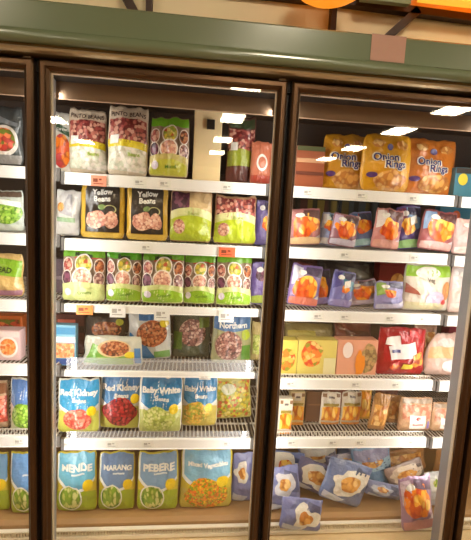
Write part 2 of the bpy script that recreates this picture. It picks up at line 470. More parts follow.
# hanging orange sign, orange lamp bowl, sage board
sg = empty('hanging_sign', (1.45, .18, 2.345), 'glowing orange sign box hanging above the right-hand door', 'sign')
MB().box(-.185, .5, -.02, .02, .012, .4).build('sign_face', emit((255, 140, 15), .75), sg, bevel=.004)
MB().box(-.19, .505, -.024, .024, 0, .012).build('sign_edge', emit((255, 190, 60), .8), sg)
for hx in (.1, .4): MB().box(hx, hx + .012, -.006, .006, .4, .655).build('hanger', BEAM, sg)
lp = empty('pendant_lamp', (at(329, 0, .12).x, .12, at(329, 0, .12).z), 'round orange glowing lamp bowl at the top edge above the doors', 'lamp')
lb = MB(); n = 32; prof = [(0, 0), (.05, .002), (.085, .010), (.105, .022), (.112, .04), (.10, .07), (.05, .11), (.012, .13)]
for r, z in prof:
    for i in range(n): lb.v.append((r * math.cos(2 * PI * i / n), r * math.sin(2 * PI * i / n), z))
for k in range(len(prof) - 1):
    for i in range(n):
        j = (i + 1) % n; lb.f.append((k * n + i, k * n + j, (k + 1) * n + j, (k + 1) * n + i))
lb.build('lamp_bowl', emit((255, 150, 35), .8), lp, smooth=True)
MB().box(-.006, .006, -.006, .006, .125, 3 - at(329, 0, .12).z).build('stem', BEAM, lp)
MB().box(1.05, 1.235, .2, .225, 2.335, 2.6).build('hanging_board', plain((150, 160, 125), .6))
tag(bpy.data.objects['hanging_board'], 'pale sage green board between the orange lamp and the orange sign', 'board')

# ------------------------------------------------------------------ the freezer case
FRONT = .2217
W = .762
X0, X1 = -W, 3 * W
fz = empty('display_freezer', (W, .4, 0), 'long upright glass-door freezer with bronze door frames and green header', 'freezer')
def fpart(name, b, m, parent=None, **k):
    b.v = [(x - W, y - .4, z) for x, y, z in b.v] if True else b.v
    return b.build(name, m, parent or fz, **k)
BRONZE = plain((92, 66, 44), .3, .75, .05, 8)
DARKB = plain((20, 13, 9), .5)
BRONZE_R = plain((58, 36, 20), .4, .3)
SAGE = plain((104, 114, 86), .26, 0, 0, 3, .8)
fpart('back_panel', MB().box(X0, X1, .84, .87, 0, 2.06), plain((92, 74, 58), .7, 0, 0, 4))
fpart('end_panel', MB().box(X0 - .03, X0, .03, .87, 0, 2.06), plain((190, 185, 178), .6))
fpart('end_panel', MB().box(X1, X1 + .03, .03, .87, 0, 2.06), plain((190, 185, 178), .6))
fpart('roof_panel', MB().box(X0, X1, .03, .84, 1.985, 2.06), plain((84, 66, 52), .7))
fpart('air_duct_cover', MB().prism_x([(.66, 1.985), (.835, 1.985), (.835, 1.74), (.80, 1.74), (.72, 1.84)], X0, X1), plain((70, 54, 44), .6))
fpart('inner_valance', MB().box(X0, X1, .125, .14, 1.893, 1.985), plain((165, 135, 108), .5))
fpart('base_plinth', MB().box(X0, X1, .06, .84, 0, .16), DARKB)
TAN = plain((232, 205, 160), .5)
fpart('deck', MB().box(X0, X1, .10, .84, .16, .24), TAN)
fpart('deck_riser', MB().prism_x([(.20, .24), (.205, .297), (.225, .306), (.84, .306), (.84, .24)], X0, X1), plain((172, 132, 86), .5))
gr = MB(); x = X0 + .01
while x < X1 - .012:
    gr.box(x, x + .0055, .185, .199, .261, .281); x += .011
fpart('air_grille', gr, plain((240, 228, 205), .5))
fpart('grille_rail', MB().box(X0, X1, .180, .199, .282, .287).box(X0, X1, .180, .199, .246, .260), plain((245, 235, 215), .5))
# header canopy
lip = [(-.035 - .016 * math.sin(PI * k / 12) , 2.024 + .019 * math.cos(PI * k / 12)) for k in range(13)]
hp = [(.06, 2.125), (-.028, 2.125), (-.034, 2.119), (-.034, 2.046)] + lip + [(-.03, 2.0047), (.06, 2.0047)]
fpart('header_canopy', MB().prism_x(hp, X0, X1), SAGE, smooth=False, bevel=0)
fpart('header_underside', MB().prism_x([(.06, 2.0045), (-.026, 2.0045), (-.024, 1.9985), (.06, 1.9985)], X0, X1), plain((120, 92, 50), .4, .3))
fpart('header_trim', MB().prism_x([(.05, 1.9983), (-.028, 1.9983), (-.033, 1.994), (-.031, 1.988), (-.022, 1.983), (.05, 1.983)], X0, X1), plain((196, 176, 142), .28, .75))
fpart('top_rail', MB().box(X0, X1, .03, .12, 1.945, 1.9828), DARKB)

# pillars between the doors with their lamps
MX = {-1: -W - .002, 0: -.006, 1: W + .007, 2: 2 * W + .006, 3: 3 * W - .002}
for i, k in enumerate((-1, 0, 1, 2, 3)):
    xm = MX[k]
    fpart('door_pillar', MB().prism_z([(xm - .027, .046), (xm + .027, .046), (xm + .027, .108), (xm + .012, .118), (xm - .012, .118), (xm - .027, .108)], .16, 1.944), plain((158, 160, 166), .45))
    fpart('pillar_face', MB().box(xm - .026, xm + .026, .041, .0455, .16, 1.944), DARKB)
    lampo = fpart('lamp_tube', MB().box(xm - .010, xm + .010, .1185, .126, .36, 1.86), emit((255, 244, 228), 3))
    for side in (-1, 1):
        if (k == -1 and side < 0) or (k == 3 and side > 0): continue
        ld = bpy.data.lights.new('case_light', 'AREA'); ld.shape = 'RECTANGLE'; ld.size = .03; ld.size_y = 1.42
        ld.energy = 2.5; ld.color = (.97, .98, 1)
        lo = bpy.data.objects.new('case_light', ld); COL.objects.link(lo)
        lo.location = (xm + side * .032, .125, 1.2)
        d = Vector((side * .95, .62, 0)).normalized()
        lo.rotation_euler = d.to_track_quat('-Z', 'Y').to_euler()

# doors
GLASS = clear((250, 248, 243), .055)
def make_door(k):
    x0 = MX[k] + .008; x1 = MX[k + 1] - .008; z0 = .17; z1 = 1.9745; e = .029
    d = fpart('door', MB(), BRONZE)
    mesh = MB()
    # mitred frame with a stepped inner edge, swept round the opening
    prof = [(0, .040), (0, .006), (.006, 0), (.018, 0), (.021, .006), (e - .004, .010), (e, .014), (e, .040)]
    ring = []
    for o, y in prof:
        for (x, z) in ((x0 + o, z0 + o), (x1 - o, z0 + o), (x1 - o, z1 - o), (x0 + o, z1 - o)):
            mesh.v.append((x - W, y - .4, z))
    n = len(prof)
    for a in range(n):
        b = (a + 1) % n
        for c in range(4):
            c2 = (c + 1) % 4; mesh.f.append((a * 4 + c, a * 4 + c2, b * 4 + c2, b * 4 + c))
    me = bpy.data.meshes.new('door'); me.from_pydata(mesh.v, [], mesh.f)
    bm = bmesh.new(); bm.from_mesh(me); bmesh.ops.recalc_face_normals(bm, faces=bm.faces[:]); bm.to_mesh(me); bm.free()
    me.materials.append(BRONZE); d.data = me
    g = e - .002
    fpart('glass_pane', MB().box(x0 + g, x1 - g, .018, .0182, z0 + g, z1 - g), GLASS, d)
    gk = MB(); q = .003
    for (a, b, c, f) in ((x0 + e, x1 - e, z1 - e - q, z1 - e), (x0 + e, x1 - e, z0 + e, z0 + e + q), (x0 + e, x0 + e + q, z0 + e + q, z1 - e - q), (x1 - e - q, x1 - e, z0 + e + q, z1 - e - q)):
        gk.box(a, b, .024, .040, c, f)
    fpart('gasket', gk, plain((226, 212, 190), .4), d)
    fpart('hinge', MB().box(x1 - .028, x1 - .006, .004, .03, z1 + .0005, z1 + .006), plain((150, 130, 105), .35, .6), d)
    return d
for k in (-1, 0, 1, 2): make_door(k)
reflection_patch = MB().box(0, .112, -.0005, .0005, 0, .078).build('pink_reflection', plain((172, 128, 108), .5))  # pinkish reflection on the header, put in as a coloured sheet
reflection_patch.location = (at(370, 60, -.036).x, -.0355, 2.046)
tag(reflection_patch, 'faint pink reflection on the green header, built as a thin sheet', 'reflection_patch')

# ------------------------------------------------------------------ shelves
RAILM = plain((243, 241, 238), .35, 0, 0, 4, .2)
WIRE = plain((212, 205, 194), .35, .1)
GUARD = clear((250, 252, 255), .05, 1.45, .16)
ORD = ('top', 'second', 'third', 'fourth', 'fifth')
BAYS = {'L': (-W + .012, -.004, (1.674, 1.437, 1.192, .946, .660)), 'A': (.012, W - .008, (1.664, 1.427, 1.183, .925, .647)),
        'B': (W + .002, 2 * W - .014, (1.664, 1.432, 1.183, .902, .648)), 'C': (2 * W + .003, 3 * W - .012, (1.662, 1.427, 1.179, .898, .644))}
WHERE = {'L': 'behind the leftmost door', 'A': 'behind the middle door', 'B': 'behind the right door', 'C': 'starting at the far right edge'}
SHELF = {}
def price_tag(sh, x, z, w=.045, h=.028, c=(238, 236, 228), y=-.0035, label=None, name='price_tag', lines=True):
    t = MB().box(x - w / 2, x + w / 2, y - .001, y, z - h / 2, z + h / 2).build(name, plain(c, .5), sh)
    if label: t['label'] = label
    if lines:
        l = MB()
        for a, b, q, r in ((-.36, -.05, -.12, .22), (.02, .2, .05, .22), (-.36, .3, -.3, -.22)):
            l.box(x + a * w, x + b * w, y - .0014, y - .001, z + q * h, z + r * h)
        l.build('tag_print', plain((178, 174, 168), .6) if c[2] > 150 else plain((130, 60, 30), .6), t)
def shelf(bay, i):
    x0, x1, zs = BAYS[bay]; z = zs[i]
    drop = {('A', 2): .030, ('A', 3): .022}.get((bay, i), .043)
    sh = empty('wire_shelf', ((x0 + x1) / 2, FRONT, z), 'white wire freezer shelf, %s from above, %s' % ({0: 'topmost', 1: 'second', 2: 'third', 3: 'fourth', 4: 'fifth'}[i], WHERE[bay]), 'shelf', 'shelves in the freezer')
    if i == 0: sh['label'] = 'white wire freezer shelf, topmost one, ' + WHERE[bay]
    hw = (x1 - x0) / 2
    MB().prism_x([(0, 0), (-.003, -.003), (-.003, -drop + .004), (-.006, -drop), (.002, -drop), (.006, -.006), (.012, 0)], -hw, hw).build('price_rail', RAILM, sh)
    w = MB(); n = 46
    for k in range(n):
        xx = -hw + .01 + (2 * hw - .02) * k / (n - 1); w.box(xx - .0023, xx + .0023, .012, .55, -.006, -.0028)
    for yy in (.015, .14, .28, .42, .545): w.box(-hw, hw, yy - .003, yy + .003, -.012, -.006)
    w.build('wire_grid', WIRE, sh)
    for s in (-1, 1):
        MB().prism_x([(.02, -.012), (.55, -.012), (.55, -.05), (.45, -.05), (.02, -.022)], s * hw - .004 * (1 + s) / 2 - .0, s * hw + .004 * (1 - s) / 2).build('bracket', plain((120, 118, 116), .4, .4), sh)
        MB().box(s * hw - .006, s * hw + .006, -.0062, .010, -drop - .001, .0015).build('end_cap', plain((96, 92, 90), .5), sh)
    SHELF[bay, i] = sh
    return sh
for b in 'LABC':
    for i in range(5): shelf(b, i)
def guard(bay, i, h, x0=None, x1=None):
    sh = SHELF[bay, i]; hw = (BAYS[bay][1] - BAYS[bay][0]) / 2 - .012
    g = MB().box(-hw, hw, .002, .0035, .001, h); g.build('clear_guard', GUARD, sh)
guard('A', 3, .050)
def fence(bay, i, h):
    sh = SHELF[bay, i]; hw = (BAYS[bay][1] - BAYS[bay][0]) / 2 - .012
    f = MB(); n = 70
    for k in range(n):
        x = -hw + 2 * hw * k / (n - 1); f.box(x - .0012, x + .0012, .0125, .0145, -.002, h)
    f.box(-hw, hw, .012, .015, h, h + .003); f.build('front_fence', plain((225, 218, 205), .35, .2), sh)
guard('A', 4, .030); fence('B', 4, .018); fence('B', 3, .012); fence('L', 4, .02)
def tags(bay, i, pxs, py, **k):
    sh = SHELF[bay, i]
    for px in pxs:
        p = at(px, py, FRONT); price_tag(sh, p.x - sh.location.x, -.022, **k)
tags('A', 0, (140, 165, 228), 180); tags('A', 1, (147,), 245); tags('A', 3, (205,), 373, h=.016)
tags('A', 4, (68, 112, 148, 228), 444); tags('B', 0, (308, 362, 414), 192); tags('B', 1, (345, 415), 254); tags('B', 2, (318, 345, 390, 424), 317)
tags('B', 3, (291, 356, 396), 382); tags('B', 4, (292, 333, 360, 412), 443); tags('L', 4, (20,), 443)
def flag(bay, i, px, py, w, h, c, label):
    sh = SHELF[bay, i]; p = at(px, py, FRONT)
    price_tag(sh, p.x - sh.location.x, p.z - sh.location.z, w, h, c, -.007, label)
flag('A', 0, 99, 181, .054, .038, (240, 150, 120), 'salmon orange price tag'); flag('A', 1, 227, 252, .062, .036, (238, 110, 70), 'orange price tag')
flag('A', 2, 85, 309.5, .060, .036, (248, 145, 70), 'bright orange price tag')
for x, y in ((118, 311), (162, 314), (226, 316)): flag('A', 2, x, y, .058, .046, (240, 240, 236), None)
flag('A', 2, 70, 307, .035, .026, (235, 235, 235), None)

# ------------------------------------------------------------------ goods
ZA = BAYS['A'][2]; ZB = BAYS['B'][2]; ZL = BAYS['L'][2]; ZC = BAYS['C'][2]; DECK = .306
PB = 'frozen_food_bag'
def bag(label, group, *a, **k): return pack(PB, label, 'bag', group, *a, **k)
def carton(label, group, *a, **k): return pack('frozen_food_carton', label, 'carton', group, *a, shape='box', **k)
g1 = 'bean bags on the top middle shelf'
bag('orange carrot mix bag with dark green band, left end of top middle shelf', g1, 52, 113, 74, 174, ZA[0], .07,
    st_plainbag((228, 225, 215), (lambda p: p.rect('green_band', film((35, 75, 45)), -.96, .96, .66, .78, .0, 0, -.08),
        lambda p: p.text('band_text', 'Carrots', plain(WHITE), .1, .72, .05, 1.5), lambda p: p.ell('food_picture', CARROT, 0, .36, .85, .28))))
bag('cream bag of pinto beans left of its taller twin on the top middle shelf', g1, 69, 110, 109, 172, ZA[0], .03, st_pinto, T=.034, dome=.08, roll=-.02)
bag('taller cream bag of pinto beans next to the green-topped bag on the top shelf', g1, 107, 107, 149, 177, ZA[0], .0, st_pinto, T=.034, dome=.08, roll=.01)
bag('green-topped mixed bean bag standing alone beside the cream reflection strip', g1, 149, 118, 190, 180, ZA[0], .01, st_circles(title='', script='Mixed', redline=False, hi=(196, 195, 70), low=(200, 185, 110)))
dv = empty('reflection_strip', (0, 0, 0), 'tall cream reflection built as a board on the top shelf behind the middle door', 'reflection')  # cream reflection in the glass, built as a standing board with a dark mark
a_ = at(194, 130, .30); b_ = at(222, 130, .30); t_ = at(208, 80, .30)
dv.location = ((a_.x + b_.x) / 2, .30, ZA[0])
wd = (b_.x - a_.x) / 2; hd = min(t_.z, 1.97) - ZA[0]
MB().box(-wd, wd, -.008, .02, .001, hd).build('reflection_board', plain((250, 226, 176), .5), dv, bevel=.003)
MB().box(-wd * .1, wd * .45, -.02, -.0085, hd - .11, hd - .075).build('reflected_mark', DARKB, dv)
bag('dark red bean bag with a lime label, right of the cream reflection strip', g1, 226, 116, 256, 182, ZA[0], .06,
    st_plainbag((95, 50, 42), (lambda p: p.rect('bean_window', MOTTLE, -.9, .9, .45, .8), lambda p: p.rect('dark_green_header', film((60, 80, 50)), -.9, .9, .82, .96),
        lambda p: p.rect('lime_label', film((150, 160, 50)), -.94, .94, .24, .46, .05, .02), lambda p: p.rect('blue_edge', film((50, 60, 110)), .7, .97, .06, .5),
        lambda p: p.quad('price_sticker', plain(WHITE), ((-.75, .48), (-.3, .48), (-.3, .6), (-.75, .6))))))
bag('narrow salmon pink bag with white ring, right end of top middle shelf', g1, 250, 142, 272, 184, ZA[0], .02,
    st_plainbag((205, 120, 90), (lambda p: p.ell('white_ring', film(WHITE), 0, .5, .5, .2, .7), lambda p: p.rect('red_foot', film((180, 70, 50)), -.9, .9, .03, .2))))
g2 = 'bean bags on the second middle shelf'
bag('crumpled white bag with faint green print at the left end of the second middle shelf', g2, 54, 190, 80, 240, ZA[1], .05,
    st_plainbag((228, 228, 228), (lambda p: p.rect('green_print', film((165, 195, 160)), -.8, .7, .30, .40), lambda p: p.quad('grey_flash', film((190, 190, 200)), ((-.6, .5), (.5, .42), (.3, .9), (.0, .9))), lambda p: p.ell('food_picture', NUGGET, -.5, .62, .3, .1))), roll=.05)
bag('black and gold bag of yellow beans, left one of the pair', g2, 80, 185, 126, 238, ZA[1], .02, st_yellow, T=.02)
bag('black and gold bag of yellow beans, right one of the pair', g2, 126, 187, 169, 240, ZA[1], .015, st_yellow, T=.02)
bag('lime green bag with cream upper side, next to the black and gold bags', g2, 169, 190, 213, 243, ZA[1], .01, lambda p: st_lime(p), T=.03)
bag('lime green bag with dark beans above, over the orange price tag', g2, 213, 196, 257, 245, ZA[1], .01, lambda p: st_lime(p, MOTTLE, False), T=.03)
bag('violet bag with an orange spot, at the right end of the second middle shelf', g2, 255, 200, 274, 246, ZA[1], .045, st_potato((110, 95, 150), TOTS, fp=(.1, .5, .4, .16)), T=.02)
g3 = 'green-topped mixed bean bags on the third middle shelf'
bag('green-topped mixed bean bag above the bright orange price tag, leftmost of five', g3, 62, 249, 107, 303, ZA[2], .004, st_circles(script='Creamy', hi=(205, 215, 140)), T=.03)
bag('narrower green-topped bean bag, second from the left of five in the row', g3, 106, 251, 143, 304, ZA[2], .012, st_circles(title='Beans', top=(90, 180, 25), redline=False), T=.028)
bag('green-topped mixed bean bag in the centre of the row of five', g3, 141, 252, 185, 306, ZA[2], .002, st_circles(script='Creamy'), T=.03)
bag('green-topped mixed bean bag, second from the right of five in the row', g3, 183, 255, 216, 307, ZA[2], .014, st_circles(title='', redline=True), T=.026)
bag('green-topped mixed bean bag, rightmost of five in the row', g3, 215, 255, 252, 308, ZA[2], .004, st_circles(title='', redline=False, top=(120, 180, 40)), T=.028)
bag('violet and blue snack bag beside the rightmost green-topped bag', g3, 250, 262, 276, 310, ZA[2], .05, st_potato((120, 100, 165), PURPLEB, (90, 140, 200), fp=(-.2, .7, .5, .15), foot=(170, 190, 70)), T=.02)
carton('dark grey-violet carton behind the left end of the green-topped bean bags', None, 50, 258, 72, 296, ZA[2], .17, st_plainbag((105, 88, 100), (lambda p: p.rect('grey_stripe', plain((150, 135, 145)), -.95, .95, .4, .5),)), T=.03, depth=1)
g4 = 'bean packs on the fourth middle shelf'
carton('light blue carton with an orange nut picture at the left end of the fourth shelf', g4, 53, 324, 77, 368, ZA[3], .03,
    lambda p: (p.body(plain((130, 190, 220), .4)), p.rect('blue_stripe', plain((60, 140, 190)), -.98, .98, .78, .95), p.rect('white_stripe', plain(WHITE), -.98, .98, .58, .72), p.rect('nut_picture', NUT_B, -.9, .9, .2, .56), p.rect('blue_foot', plain((50, 80, 150)), -.98, .98, .03, .18)), T=.02, depth=1)
carton('dark maroon carton behind the light blue carton', g4, 57, 313, 86, 340, ZA[3], .17,
    lambda p: (p.body(plain((95, 45, 42), .4)), p.rect('pink_stripe', plain((225, 120, 100)), -.8, .4, .80, .88), p.rect('dark_stripe', plain((45, 25, 28)), -.98, .98, .55, .72)), T=.03, depth=1)
bag('dark bag of brown beans peeking over the green and white bag', g4, 84, 317, 126, 350, ZA[3], .13,
    st_plainbag((70, 62, 55), (lambda p: p.ell('bean_picture', BROWN_B, .1, .70, .75, .2), lambda p: p.rect('blue_strip', film((45, 75, 120)), -.2, .9, .36, .48), lambda p: p.ell('badge', film((200, 200, 60)), .75, .88, .2, .08))))
bag('green and white bag of brown beans leaning back with a yellow badge', g4, 82, 337, 143, 366, ZA[3], .012,
    st_plainbag((205, 205, 190), (lambda p: p.quad('green_leaves', film((110, 165, 50)), ((-.95, .1), (.2, .05), (-.1, .5), (-.7, .75))), lambda p: p.rect('green_foot', film((150, 190, 90)), -.5, .7, .06, .3, .05),
        lambda p: p.ell('bowl_rim', film((230, 200, 150)), .05, .58, .58, .28), lambda p: p.ell('bean_picture', BROWN_B, .08, .58, .5, .24), lambda p: p.ell('yellow_badge', film((240, 215, 40)), .62, .38, .2, .11), lambda p: p.rect('blue_side', film((70, 130, 190)), .75, .96, .1, .6))), T=.024, tilt=.2)
bag('blue bag with a round picture of brown beans, tilted beside the green and white bag', g4, 129, 312, 173, 358, ZA[3], .085,
    st_plainbag((205, 205, 200), (lambda p: p.rect('blue_header', film((50, 110, 165)), -.5, .95, .84, .97), lambda p: p.quad('blue_corner', film((35, 120, 180)), ((-.9, .03), (.3, .03), (-.2, .35), (-.95, .6))), lambda p: p.ell('bean_picture', BROWN_B, .12, .57, .72, .27), lambda p: p.ell('yellow_badge', film((225, 200, 40)), .72, .78, .22, .09), lambda p: p.rect('green_foot', film((110, 160, 80)), .2, .95, .05, .2))), roll=-.05)
bag('dark bag with a round picture of speckled beans, in the middle of the fourth shelf', g4, 172, 313, 211, 352, ZA[3], .13,
    st_plainbag((70, 80, 60), (lambda p: p.ell('bean_picture', PINTO_B, .05, .58, .72, .30), lambda p: p.rect('green_leaves', film((105, 135, 45)), .4, .95, .70, .92), lambda p: p.rect('green_leaves', film((85, 120, 40)), -.95, -.5, .2, .6))))
bag('bag of northern beans with a blue header, at the right end of the fourth shelf', g4, 211, 314, 252, 360, ZA[3], .06,
    st_plainbag((165, 165, 120), (lambda p: p.rect('blue_header', film((70, 115, 165)), -.95, .95, .72, .97, 0, -.05), lambda p: p.text('title_text', 'Northern', plain(WHITE), .05, .79, .11, 1.7, .03),
        lambda p: p.ell('bean_picture', PINTO_B, -.15, .38, .68, .30), lambda p: p.ell('leaf_badge', film((175, 190, 50)), .7, .60, .22, .10), lambda p: p.rect('green_leaves', film((90, 140, 50)), .5, .95, .1, .4))))
bag('pale yellow bag standing at the very edge of the middle door beside the northern beans', g4, 250, 322, 268, 372, ZA[3], .10, st_plainbag((190, 170, 110), (lambda p: p.rect('pale_window', LIMA, -.8, .8, .2, .7),)))
g5 = 'bean bags on the fifth middle shelf'
bag('red kidney bean bag at the left end of the fifth middle shelf, pale red beans', g5, 57, 378, 101, 438, ZA[4], .004, st_steam('Red Kidney', 'Beans', SALMON_B, (45, 150, 200), foodp=(.0, .28, .66, .2), badge=(.66, .45)), T=.03)
bag('red kidney bean bag with a deep red heap of beans', g5, 98, 373, 141, 436, ZA[4], .035, st_steam('Red Kidney', 'Beans', RED_B, (60, 125, 180), foodp=(.0, .34, .8, .26), badge=(.72, .58)), T=.03, roll=.03)
bag('larger baby white bean bag, beside the deep red kidney bean bag', g5, 138, 375, 183, 437, ZA[4], .006, st_steam('Baby White', 'Beans', LIMA, (20, 125, 180), low=(190, 195, 110), foodp=(-.1, .26, .72, .22), badge=(.62, .46)), T=.03)
bag('smaller baby white bean bag, behind and right of its larger twin', g5, 181, 375, 218, 430, ZA[4], .06, st_steam('Baby White', 'Beans', CORN, (40, 130, 185), low=(205, 185, 80), foodp=(-.2, .30, .7, .24), badge=(.5, .42)), T=.028)
bag('yellow-green vegetable medley bag leaning at the right end of the fifth shelf', g5, 214, 377, 253, 420, ZA[4], .12, st_plainbag((205, 195, 110), (lambda p: p.rect('vegetable_window', MEDLEY, -.92, .92, .06, .92), lambda p: p.ell('pale_label', film((225, 225, 200)), -.2, .75, .4, .12))), roll=-.06)
g6 = 'vegetable bags on the bottom middle deck'
bag('sky blue and green vegetable bag at the left end of the bottom deck', g6, 56, 451, 98, 511, DECK, .005, st_okra('MENDE'), T=.03)
bag('grey-blue vegetable bag second from the left on the bottom deck', g6, 98, 451, 136, 510, DECK, .01, st_okra('MARANG', blue=(115, 145, 185)), T=.028)
bag('pale blue and lime vegetable bag just left of the mixed vegetables', g6, 137, 451, 179, 510, DECK, .005, st_okra('PEBERE', blue=(130, 165, 200), food=GREENS), T=.028)
bag('mixed vegetables bag with a heap of orange and yellow pieces', g6, 179, 448, 233, 509, DECK, .008, st_okra('Mixed Vegetables', MIXED, (130, 185, 215), (205, 190, 80), False, None), T=.032)
bag('violet-blue and white snack bag right of the mixed vegetables', g6, 231, 452, 262, 506, DECK, .05, st_blue((135, 140, 190), NUGGET, fp=(-.35, .62, .22, .1)), T=.025)

# left door
gl = 'packs behind the leftmost door'
bag('black bag with a bowl of red meat on the top left shelf', gl, -22, 106, 24, 166, ZL[0], .01, st_plainbag((70, 74, 74), (lambda p: p.ell('bowl_rim', film((225, 215, 205)), .25, .42, .62, .26), lambda p: p.ell('meat_picture', MEAT, .25, .43, .50, .20), lambda p: p.rect('grey_foot', film((150, 148, 145)), -.95, .95, .03, .18), lambda p: p.quad('grey_flash', film((120, 125, 130)), ((-.4, .75), (.8, .66), (.85, .72), (-.3, .86))))))
bag('clear bag of green peas on the second left shelf', gl, -24, 190, 25, 234, ZL[1], .01, st_plainbag((190, 198, 190), (lambda p: p.rect('brown_header', film((95, 75, 62)), -.95, .95, .84, .97), lambda p: p.ell('pea_picture', PEAS, .35, .48, .62, .30), lambda p: p.quad('white_flash', film((235, 238, 235)), ((-.3, .7), (.9, .6), (.92, .72), (-.2, .82))), lambda p: p.rect('pale_foot', film((205, 212, 200)), -.95, .95, .03, .18))))
bag('lime green and tan bread bag on the third left shelf', gl, -26, 253, 25, 300, ZL[2], .01, st_plainbag((210, 175, 110), (lambda p: p.rect('green_header', film((130, 175, 35)), -.96, .96, .52, .9, 0, 0, -.06), lambda p: p.text('title_text', 'BREAD', plain((60, 80, 20)), .15, .64, .12, 1.6, .04, -.1), lambda p: p.rect('violet_foot', film((160, 110, 130)), -.95, .95, .03, .16))))
carton('orange carton at the back of the fourth left shelf', gl, -20, 314, 25, 345, ZL[3], .16, lambda p: (p.body(plain((215, 110, 45), .4)), p.rect('meat_picture', MEAT, -.9, .9, .3, .9)), T=.03, depth=1)
carton('pale pink carton with a bean bowl picture on the fourth left shelf', gl, -24, 328, 23, 365, ZL[3], .02, lambda p: (p.body(plain((225, 190, 190), .4)), p.ell('bowl_rim', plain(WHITE), .5, .45, .42, .36), p.ell('bean_picture', NUT_B, .5, .45, .34, .28), p.rect('pink_header', plain((235, 215, 212)), -.98, .98, .78, .97)), T=.03, depth=1)
bag('orange bean bag at the left edge of the fifth left shelf', gl, -28, 380, 10, 437, ZL[4], .02, st_plainbag((200, 170, 140), (lambda p: p.rect('bean_window', SALMON_B, -.9, .95, .15, .7), lambda p: p.rect('brown_header', film((150, 100, 70)), -.95, .95, .75, .95))))
bag('blue-topped green pea bag on the fifth left shelf', gl, 10, 378, 45, 437, ZL[4], .0, st_steam(None, None, PEAS, (85, 125, 185), low=(215, 220, 190), foodp=(-.1, .32, .78, .24), badge=(.75, .5)))
bag('yellow and orange vegetable bag at the left edge of the bottom deck', gl, -28, 452, 11, 508, DECK, .02, st_okra(None, CORN, (120, 170, 215)))
bag('pale blue vegetable bag next to the pillar on the bottom left deck', gl, 10, 452, 46, 508, DECK, .0, st_okra(None, GREENS, (110, 160, 215)))

# right door
h1 = 'packs on the top right shelf'
carton('reddish brown carton left of the golden onion ring bags', h1, 294, 147, 322, 187, ZB[0], .05, lambda p: (p.body(plain((165, 90, 60), .4)), p.rect('pale_stripe', plain((215, 165, 125)), -.98, .98, .6, .7), p.rect('green_strip', plain((90, 95, 60)), -.98, .98, .88, .99), p.rect('dark_stripe', plain((110, 55, 40)), -.98, .98, .3, .38)), T=.03, depth=1)
bag('golden onion ring bag, leftmost of the three', h1, 322, 135, 365, 189, ZB[0], .058, st_rings((215, 152, 30)), T=.03, ears=-.04)
bag('golden onion ring bag, middle one of the three', h1, 362, 135, 409, 191, ZB[0], .0, st_rings((228, 165, 30)), T=.032, ears=-.05)
bag('more orange onion ring bag, rightmost of the three', h1, 402, 140, 455, 193, ZB[0], .06, st_rings((215, 125, 45)), T=.03, ears=.03)
carton('small teal and yellow carton at the right end of the top right shelf', h1, 452, 168, 471, 194, ZC[0], .05, lambda p: (p.body(plain((70, 130, 150), .4)), p.ell('yellow_spot', plain((225, 205, 60)), -.2, .6, .5, .2), p.rect('dark_header', plain((60, 55, 50)), -.98, .98, .8, .98)), T=.02, depth=1)
carton('brown carton in the far right corner of the top shelf', h1, 472, 160, 500, 195, ZC[0], .05, lambda p: (p.body(plain((190, 120, 70), .4)), p.rect('food_picture', NUGGET, -.9, .9, .2, .8)), T=.02, depth=1)
h2 = 'potato snack bags on the second right shelf'
P2 = (130, 110, 170)
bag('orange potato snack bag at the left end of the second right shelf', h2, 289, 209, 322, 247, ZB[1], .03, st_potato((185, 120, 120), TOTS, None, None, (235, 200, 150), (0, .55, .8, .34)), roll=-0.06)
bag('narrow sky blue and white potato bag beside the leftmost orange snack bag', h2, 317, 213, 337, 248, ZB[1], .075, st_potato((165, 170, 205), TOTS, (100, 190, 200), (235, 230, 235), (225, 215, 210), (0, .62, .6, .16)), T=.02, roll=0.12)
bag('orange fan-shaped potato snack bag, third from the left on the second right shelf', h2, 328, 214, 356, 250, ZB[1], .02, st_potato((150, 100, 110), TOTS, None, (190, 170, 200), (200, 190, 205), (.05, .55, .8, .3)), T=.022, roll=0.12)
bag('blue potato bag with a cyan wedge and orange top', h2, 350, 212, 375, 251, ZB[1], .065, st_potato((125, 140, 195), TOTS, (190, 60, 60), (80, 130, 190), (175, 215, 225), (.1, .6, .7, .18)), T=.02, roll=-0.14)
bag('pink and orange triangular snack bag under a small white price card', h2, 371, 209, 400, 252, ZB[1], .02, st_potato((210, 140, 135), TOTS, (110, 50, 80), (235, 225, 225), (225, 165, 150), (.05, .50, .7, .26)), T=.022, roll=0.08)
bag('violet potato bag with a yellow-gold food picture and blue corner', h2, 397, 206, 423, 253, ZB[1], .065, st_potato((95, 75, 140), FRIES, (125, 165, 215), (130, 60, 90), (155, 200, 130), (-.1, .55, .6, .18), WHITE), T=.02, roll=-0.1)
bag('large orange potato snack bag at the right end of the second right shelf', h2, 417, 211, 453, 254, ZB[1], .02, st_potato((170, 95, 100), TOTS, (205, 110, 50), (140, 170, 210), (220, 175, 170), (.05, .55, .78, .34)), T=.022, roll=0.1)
carton('dark green carton at the back of the second right shelf, left half', h2, 296, 198, 336, 225, ZB[1], .28, lambda p: (p.body(plain((72, 66, 48), .4)), p.rect('yellow_stripes', pieces(((150, 130, 60), (70, 70, 50), (95, 60, 50)), 30, (50, 45, 35), (1, 1, .05)), -.9, .9, .45, .95), p.rect('red_stripe', plain((110, 40, 45)), -.98, .98, .3, .42)), T=.03, depth=1)
